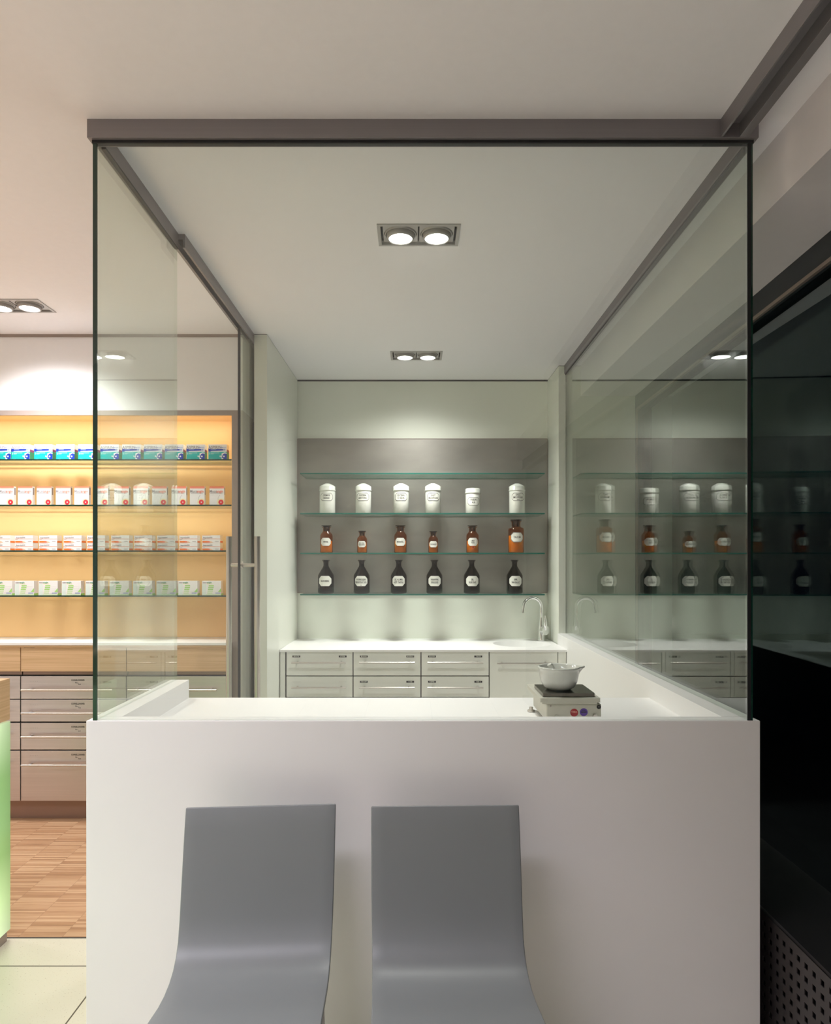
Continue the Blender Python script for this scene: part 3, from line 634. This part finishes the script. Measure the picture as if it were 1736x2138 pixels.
# ------------------------------------------------------------------ chairs
def make_chair():
    r = empty('shell_chair', (0, 0, 0), '', 'chair', 'grey shell chairs in front of the counter')
    # profile (depth from backrest foot, height, half width)
    P = [(.145, .742, .1895), (.128, .690, .189), (.108, .620, .188), (.088, .550, .187), (.070, .495, .1855), (.050, .452, .184), (.028, .428, .183), (.0, .412, .182), (-.035, .404, .181), (-.08, .404, .1795),
         (-.13, .411, .178), (-.19, .425, .177), (-.25, .436, .176), (-.31, .442, .175), (-.36, .440, .174), (-.395, .428, .172), (-.41, .408, .170)]
    m = MB(); nx = 12; vs = []; fs = []; t = .012
    L = []
    for i, (y, z, hw) in enumerate(P):
        a = Vector((P[min(i+1, len(P)-1)][0]-P[max(i-1, 0)][0], P[min(i+1, len(P)-1)][1]-P[max(i-1, 0)][1])).normalized(); nn = (a.y, -a.x)   # towards sitter
        if nn[1] < 0: nn = (-nn[0], -nn[1])
        for side in (0, 1):
            for k in range(nx+1):
                u = -1+2*k/nx; s_ = .004*u*u
                oy, oz = (y, z) if side == 0 else (y-nn[0]*t, z-nn[1]*t)
                vs.append((hw*u, oy+nn[0]*s_, oz+nn[1]*s_))
    W = nx+1
    idx = lambda i, side, k: i*2*W+side*W+k
    for i in range(len(P)-1):
        for k in range(nx):
            fs.append((idx(i, 0, k), idx(i, 0, k+1), idx(i+1, 0, k+1), idx(i+1, 0, k))); fs.append((idx(i, 1, k+1), idx(i, 1, k), idx(i+1, 1, k), idx(i+1, 1, k+1)))
        fs.append((idx(i, 0, 0), idx(i+1, 0, 0), idx(i+1, 1, 0), idx(i, 1, 0))); fs.append((idx(i, 0, nx), idx(i, 1, nx), idx(i+1, 1, nx), idx(i+1, 0, nx)))
    e = len(P)-1
    for k in range(nx): fs.append((idx(0, 0, k), idx(0, 1, k), idx(0, 1, k+1), idx(0, 0, k+1))); fs.append((idx(e, 0, k), idx(e, 0, k+1), idx(e, 1, k+1), idx(e, 1, k)))
    m.add(vs, fs, 'chair', True); o = m.build('seat_shell', r, local=True, bevel=.003); o.modifiers['bevel'].segments = 3
    for sx in (-1, 1):
        for y0, y1 in ((.045, .085), (-.30, -.33)):
            x = sx*.150; x1 = sx*.160; l = MB()
            zt = .405 if y0 > 0 else .428
            v = [(x-.012, y0-.012, zt), (x+.012, y0-.012, zt), (x+.012, y0+.012, zt), (x-.012, y0+.012, zt), (x1-.009, y1-.009, 0), (x1+.009, y1-.009, 0), (x1+.009, y1+.009, 0), (x1-.009, y1+.009, 0)]
            l.add(v, [(0, 1, 2, 3), (7, 6, 5, 4), (4, 5, 1, 0), (5, 6, 2, 1), (6, 7, 3, 2), (7, 4, 0, 3)], 'chairleg'); l.build('leg', r, local=True, bevel=.002)
    MB().box(-.150, .150, -.312, -.288, .398, .418, 'chairleg').box(-.150, .150, .030, .050, .375, .393, 'chairleg').box(-.010, .010, -.29, .035, .385, .400, 'chairleg').build('under_frame', r, local=True, bevel=.002)
    return r
ch = make_chair(); ch.location = (-.377, 1.575, 0); ch.rotation_euler.z = math.radians(4.2); ch['label'] = 'left of the two blue-grey shell chairs, slightly turned, backrest against the white counter'
c2 = copy_tree(ch); c2.location = (.087, 1.575, 0); c2.rotation_euler.z = math.radians(-1.8+3.2); c2['label'] = 'right of the two blue-grey shell chairs, facing straight out from the counter'

# ------------------------------------------------------------------ left wall: lit niche, shelves, cabinets
nf = empty('lit_shelf_niche', (-2.3, 3.6, .95), 'orange backlit shelf niche framed in taupe on the left wall', 'shelf niche')
MB().box(-3.95, -.962, 3.79, 3.80, .9445, 2.176, 'orange').build('back_panel', nf)
MB().box(-3.95, -.962, 3.567, 3.580, 2.150, 2.176, 'nframe').box(-3.95, -.962, 3.58, 3.80, 2.165, 2.176, 'orange').build('top_frame', nf)
MB().box(-.962, -.905, 3.567, 3.80, .9445, 2.176, 'nframe').build('side_panel', nf)
tag(B(-.962, -.905, 3.567, 3.80, 0, .944, 'nframe').build('return_wall'), 'taupe end panel below the niche frame beside the sliding door', 'panel')
MB().box(-.966, -.962, 3.575, 3.79, .9445, 2.16, 'orange').build('side_lining', nf)
MB().box(-4.0, -3.95, 3.567, 3.80, .9445, 2.176, 'nframe').build('side_panel', nf)
NF = 3.585
NT = [Z(958.5, NF), Z(1053.5, NF), Z(1149, NF), Z(1243, NF)]
for zt, lb in zip(NT, ('top shelf of the orange niche, under the teal and white cartons', 'second glass shelf of the orange niche, under the coral-topped cartons',
                       'third glass shelf of the orange niche, under the stacked flat cartons', 'lowest glass shelf of the orange niche, under the white and green cartons')):
    glass_shelf(-3.94, -.968, NF, 3.775, zt, .008, lb, 'glass shelves in the orange niche', 'edge')
PD = 3.61
def carton(name, w_, h_, d_, side, art, cat='medicine box'):
    r = empty(name, (0, 0, 0), '', cat, None)
    b = MB().box(-w_/2, w_/2, 0, d_, 0, h_, 'cwhite'); side(b, w_/2+.0003, d_, h_); b.build('carton', r, local=True)
    a = MB(); art(a, w_, h_); a.build('front_print', r, local=True)
    return r
def srect(b, x, y0, y1, z0, z1, m): b.add([(x, y0, z0), (x, y1, z0), (x, y1, z1), (x, y0, z1)], [(0, 1, 2, 3)], m)
def art1(a, w_, h_):
    y = -.0004; L = -w_/2
    a.rect(L, -L, 0, .52*h_, y, 'cteal'); a.rect(L, L+.13*w_, .53*h_, .72*h_, y-.0001, 'cblue')
    a.poly([(L+.13*w_, .56*h_), (L+.55*w_, .59*h_), (L+.78*w_, .60*h_), (L+.78*w_, .70*h_), (L+.13*w_, .70*h_)], y, 'cblue'); a.rect(L+.55*w_, L+.80*w_, .60*h_, .70*h_, y-.0001, 'cblue')
    a.rect(L+.80*w_, L+.93*w_, .60*h_, .70*h_, y, 'clblue')
    a.text('ASPIRIN', -.14*w_, .80*h_, y, .021, 'cgrey', .95); a.text('COMPLEX', .27*w_, .79*h_, y, .010, 'clblue', .9); a.rect(L+.14*w_, L+.42*w_, .635*h_, .665*h_, y-.0003, 'clblue')
    def blob(s, ox, yy, m):
        P = [(.5, .0), (.5, .52), (.30, .56), (.12, .50), (.04, .38), (.02, .28), (-.04, .20), (.02, .16), (.03, .06), (.08, .0)]
        a.poly([(-L-.5*.62*w_*s+p[0]*.62*w_*s, p[1]*.88*h_*s) for p in P][::-1] if False else [(-L+(p[0]-.5)*.60*w_*s, p[1]*.86*h_*s) for p in P], yy, m)
    blob(1.0, 0, y-.0003, 'cwhite'); blob(.86, 0, y-.0006, 'cblue')
    for cx, cz, rr in ((.25, .34, .045), (.37, .20, .04), (.16, .19, .045), (.24, .045, .045)):
        n = 12; a.poly([(-L-cx*w_*.95+rr*w_*math.cos(2*PI*i/n), cz*h_+.03*h_+rr*w_*math.sin(2*PI*i/n)) for i in range(n)], y-.0009, 'cwhite')
    a.rect(L+.06*w_, L+.08*w_, .34*h_, .47*h_, y-.0002, 'cwhite'); a.rect(L+.12*w_, L+.6*w_, .43*h_, .455*h_, y-.0002, 'cmint'); a.rect(L+.12*w_, L+.3*w_, .37*h_, .39*h_, y-.0002, 'cmint'); a.rect(L+.08*w_, L+.24*w_, .02*h_, .05*h_, y-.0002, 'cwhite')
def side1(b, x, d, h): srect(b, x, 0, d, 0, .52*h, 'cdgreen'); srect(b, x, 0, d, .52*h, .68*h, 'cpur')
def art2(a, w_, h_):
    y = -.0004; L = -w_/2
    a.rect(L, -L, .92*h_, h_, y, 'cpink'); a.rect(L, -L, .87*h_, .92*h_, y, 'cpale')
    a.text('Muco', -.24*w_, .73*h_, y, .0215, 'cgrey', .84); a.text('angin', .20*w_, .73*h_, y, .0215, 'cpink', .84)
    a.rect(L+.06*w_, -L-.12*w_, .625*h_, .645*h_, y, 'cgrey') ; a.rect(L+.06*w_, L+.3*w_, .53*h_, .54*h_, y, 'cmint')
    a.poly([(.20*w_, .54*h_), (.215*w_, .54*h_), (.10*w_, .40*h_), (.09*w_, .26*h_), (.075*w_, .26*h_), (.085*w_, .40*h_)][::-1], y, 'cgrey')
    n = 24; cx, cz = .28*w_, .15*h_
    for rr, m, dy in ((.22, 'cyel', 0), (.27*.8, 'cyel', 0), (.175, 'cred', .0003), (.04, 'cwhite', .0006)):
        a.poly([(min(-L, cx+(rr+(.05 if m == 'cyel' else 0))*w_*math.cos(2*PI*i/n)), max(0, cz+(rr+(.03 if m == 'cyel' else 0))*w_*math.sin(2*PI*i/n))) for i in range(n)], y-dy, m)
def side2(b, x, d, h): srect(b, x, .2*d, .75*d, .55*h, .93*h, 'cgrey')
def art3(a, w_, h_):
    y = -.0004; L = -w_/2
    a.rect(L+.02*w_, L+.5*w_, .93*h_, .985*h_, y, 'cpale'); a.rect(L, -L, .50*h_, .54*h_, y, 'corange')
    a.text('dolgit', -.28*w_, .68*h_, y, .014, 'cgrey', .9) if False else a.text('ibuprofen', -.26*w_, .68*h_, y, .0125, 'cgrey', .72); a.text('500', -.01*w_, .69*h_, y, .0115, 'cgrey', .9)
    a.poly([(.20*w_, .62*h_), (.42*w_, .78*h_), (.43*w_, .80*h_), (.34*w_, .76*h_)], y, 'cmint')
    a.rect(L+.02*w_, L+.30*w_, .03*h_, .26*h_, y, 'corange'); a.poly([(L+.30*w_, .03*h_), (L+.44*w_, .03*h_), (L+.40*w_, .25*h_), (L+.30*w_, .26*h_)], y, 'cpink'); a.poly([(L+.44*w_, .03*h_), (L+.62*w_, .03*h_), (L+.50*w_, .20*h_), (L+.40*w_, .25*h_)], y, 'clorange')
    a.rect(L+.03*w_, L+.16*w_, .40*h_, .44*h_, y, 'cgrey'); a.rect(.22*w_, .42*w_, .14*h_, .20*h_, y, 'cgrey')
def side3(b, x, d, h): srect(b, x, 0, d, .03*h, .26*h, 'corange')
def art4(a, w_, h_):
    y = -.0004; L = -w_/2
    a.rect(L, L+.22*w_, 0, .80*h_, y, 'cmint'); a.rect(L, -L, 0, .05*h_, y, 'clgreen')
    a.text('neo-', -.35*w_, .885*h_, y, .015, 'cgrey', .85); a.text('angin', -.12*w_, .885*h_, y, .015, 'cdgreen', .85)
    a.rect(L+.26*w_, L+.56*w_, .77*h_, .81*h_, y, 'cyel')
    for k in range(5): a.rect(L+(.35-.02*k)*w_, L+(.62+.01*(k % 2)-.02*k)*w_, (.62-.13*k)*h_, (.70-.13*k)*h_, y, 'cgreen' if k < 3 else 'clgreen'); a.rect(L+.62*w_, -L-.06*w_, (.61-.13*k)*h_, (.625-.13*k)*h_, y, 'cmint')
    a.poly([(-L-.17*w_, .22*h_), (-L, .22*h_), (-L, .50*h_)], y-.0002, 'cgreen'); a.rect(.20*w_, .46*w_, .12*h_, .17*h_, y, 'clblue')
def side4(b, x, d, h): srect(b, x, 0, d, 0, .12*h, 'cgreen')
def row(proto, shelf, spans, zoff, label, group, d=PD, edge=False):
    n = len(spans)
    for i, (a, b) in enumerate(spans):
        o = proto if i == 0 and not proto.get('used') else copy_tree(proto)
        proto['used'] = 1
        if 'used' in o and o is not proto: del o['used']
        o.location = (X((a+b)/2, d), d, NT[shelf]+zoff); k = n-i
        o['label'] = label.format(ORD[k] if k > 1 else 'rightmost', ' from the right' if k > 1 else ''); o['group'] = group
    if 'used' in proto: del proto['used']
row(carton('medicine_carton', .099, .083, .045, side1, art1), 0, [(-15, 22), (24, 62), (71, 110), (117, 156), (163, 202), (210, 248), (255, 294), (300, 339), (344, 383), (389, 428), (435, 474)], 0,
    '{} teal and white carton{} on the niche top shelf', 'teal cartons on the top niche shelf')
row(carton('medicine_carton', .079, .100, .022, side2, art2), 1, [(-2, 29), (38, 67), (77, 107), (117, 147), (155, 186), (195, 226), (239, 269), (279, 309), (318, 348), (359, 388), (397, 427), (438, 468)], 0,
    '{} upright white carton{} with a coral top edge and red round drop', 'coral-topped cartons on the second niche shelf')
s3 = [(-16, 21), (31, 69), (82, 119), (133, 170), (182, 219), (232, 270), (280, 318), (328, 366), (375, 412), (422, 460)]
p3 = carton('medicine_carton', .097, .0405, .05, side3, art3)
row(p3, 2, s3, 0, 'lower carton of the {} orange-striped stack{} on the third shelf', 'orange-striped flat cartons on the third niche shelf')
p3['used'] = 1; row(p3, 2, s3, .041, 'upper carton of the {} orange-striped stack{} on the third shelf', 'orange-striped flat cartons on the third niche shelf')
row(carton('medicine_carton', .103, .0765, .04, side4, art4), 3, [(-15, 25), (31, 71), (80, 121), (129, 169), (178, 219), (229, 269), (278, 318), (327, 367), (372, 413), (422, 462)], 0,
    '{} white and green carton{} on the lowest niche shelf', 'white and green cartons on the lowest niche shelf')
# cabinets
LF = 3.535
zl = lambda py: Z(py, LF)
tag(MB().box(-3.95, -.964, LF-.006, 3.785, .930, .944, 'corian').box(-3.95, -.964, LF-.004, LF+.2, .9185, .930, 'oak').build('niche_worktop', bevel=.001), 'long white worktop with an oak front edge under the orange niche', 'worktop')
sm = [X(p, LF) for p in (-178, 43, 264, 480.5)]; sm = [sm[0]-(sm[1]-sm[0])]+sm
NM = ['drawer cabinet with oak top drawer and steel drawers, leftmost and outside the picture', 'oak and steel drawer cabinet behind the green counter, cut by the left picture edge', 'oak and steel drawer cabinet with tooth care lettering, left of the glass', 'oak and steel drawer cabinet next to the sliding glass door']
for u in range(1, 4):
    x0, x1 = sm[u], sm[u+1]
    c = empty('drawer_cabinet', ((x0+x1)/2, LF, 0), NM[u], 'cabinet', 'oak and steel cabinets under the niche')
    MB().box(x0, x1, LF+.022, 3.86, .11, .918, 'black').build('carcass', c)
    MB().box(x0, x1, LF+.05, LF+.07, 0, .11, 'plinthc').build('plinth', c)
    d = MB().box(x0+.002, x1-.002, LF, LF+.02, zl(1402), zl(1348.5), 'oak').build('drawer', c, bevel=.0008); d['label'] = 'light oak drawer front'
    if u == 2: MB().text('ZAHNPFLEGE', X(61, LF), zl(1351.2), LF-.0004, .0115, 'ink', .8).build('lettering', d)
    MB().box(x0+.0055, x1-.0005, LF+.014, LF+.022, zl(1409.5), zl(1402)-.001, 'plinthc').build('finger_strip', c)
    for k, (yt, yb_, yh) in enumerate(((1412, 1459, 1438.5), (1461, 1506.5, 1486.5), (1509.5, 1565, 1535.5), (1567.5, 1672, 1594))):
        d = MB().box(x0+.0025, x1-.0025, LF, LF+.02, zl(yb_), zl(yt), 'steeld').build('drawer', c, bevel=.0008)
        bar_handle(d, x0+.024, x1-.058 if u != 3 else x1-.06, LF, zl(yh), .036, .0058, 'satin', .036)
        t = MB(); zt = zl(yt); xc = x0+(163-43)/396.
        if u == 2:
            t.text('SCHNELLDREHER', xc, zt-.021, LF-.0004, .0125, 'ink', .72); t.text(['Rha -', 'Sch -', 'Ibu -', 'Na -'][k], xc-.006, zt-.034, LF-.0004, .009, 'ink'); t.text(['Rub', 'Tus', 'Jod', 'Zink'][k], xc+.008, zt-.042, LF-.0004, .009, 'ink')
        for b0 in ([x0+.05, x1-.118] if k < 3 or u != 1 else [x0+.05]):
            for i in range(5): t.box(b0+i*.0095, b0+i*.0095+.002, LF-.0005, LF, zt-.0275, zt-.0255, 'cgrey')
        t.build('lettering' if u == 2 else 'vent_dots', d)

# ------------------------------------------------------------------ green lit counter at the left edge
gc = empty('sales_counter', (-1.9, 1.5, 0), 'sales counter with oak top block and glowing green glass side at left edge', 'counter')
MB().box(-2.2, -1.466, .4, 2.44, .795, .945, 'oak').build('top_block', gc, bevel=.001)
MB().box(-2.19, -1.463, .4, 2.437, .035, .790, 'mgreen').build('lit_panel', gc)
MB().box(-2.17, -1.465, .42, 2.42, 0, .035, 'nframe').build('plinth', gc)

# ------------------------------------------------------------------ perforated convector cover between booth and window
cx_ = 1.01; pt = .0343; ho = .0152; zt = .360
cv = empty('convector_cover', (1.15, 2, 0), 'low dark perforated metal convector cover along the window', 'radiator cover')
m = MB(); ny, nz_ = int((4.1-.4)/pt), 9; y0 = .4
def panel(ya, yb, za_, zb): m.add([(cx_, ya, za_), (cx_, yb, za_), (cx_, yb, zb), (cx_, ya, zb)], [(0, 3, 2, 1)], 'convector')
zb0 = zt-.012-nz_*pt
panel(y0, y0+ny*pt, zt-.014, zt); panel(y0, y0+ny*pt, 0, zb0-.002+ .0)
g = (pt-ho)/2
for j in range(nz_): 
    zc = zt-.014-(j+1)*pt
    panel(y0, y0+ny*pt, zc, zc+g); panel(y0, y0+ny*pt, zc+g+ho, zc+pt)
    for i in range(ny): panel(y0+i*pt, y0+i*pt+g, zc+g, zc+g+ho); panel(y0+i*pt+g+ho, y0+(i+1)*pt, zc+g, zc+g+ho)
o = m.build('perforated_front', cv); so_ = o.modifiers.new('thick', 'SOLIDIFY'); so_.thickness = .0025
MB().box(cx_-.001, cx_+.012, y0, 4.1, zt-.003, zt, 'convector').build('top_lip', cv)
MB().box(cx_+.012, 1.275, y0, 4.1, zt-.006, zt-.001, 'black').build('top_cover', cv)
MB().box(cx_+.012, 1.24, y0, 4.1, .10, .20, 'black').build('heater_core', cv)
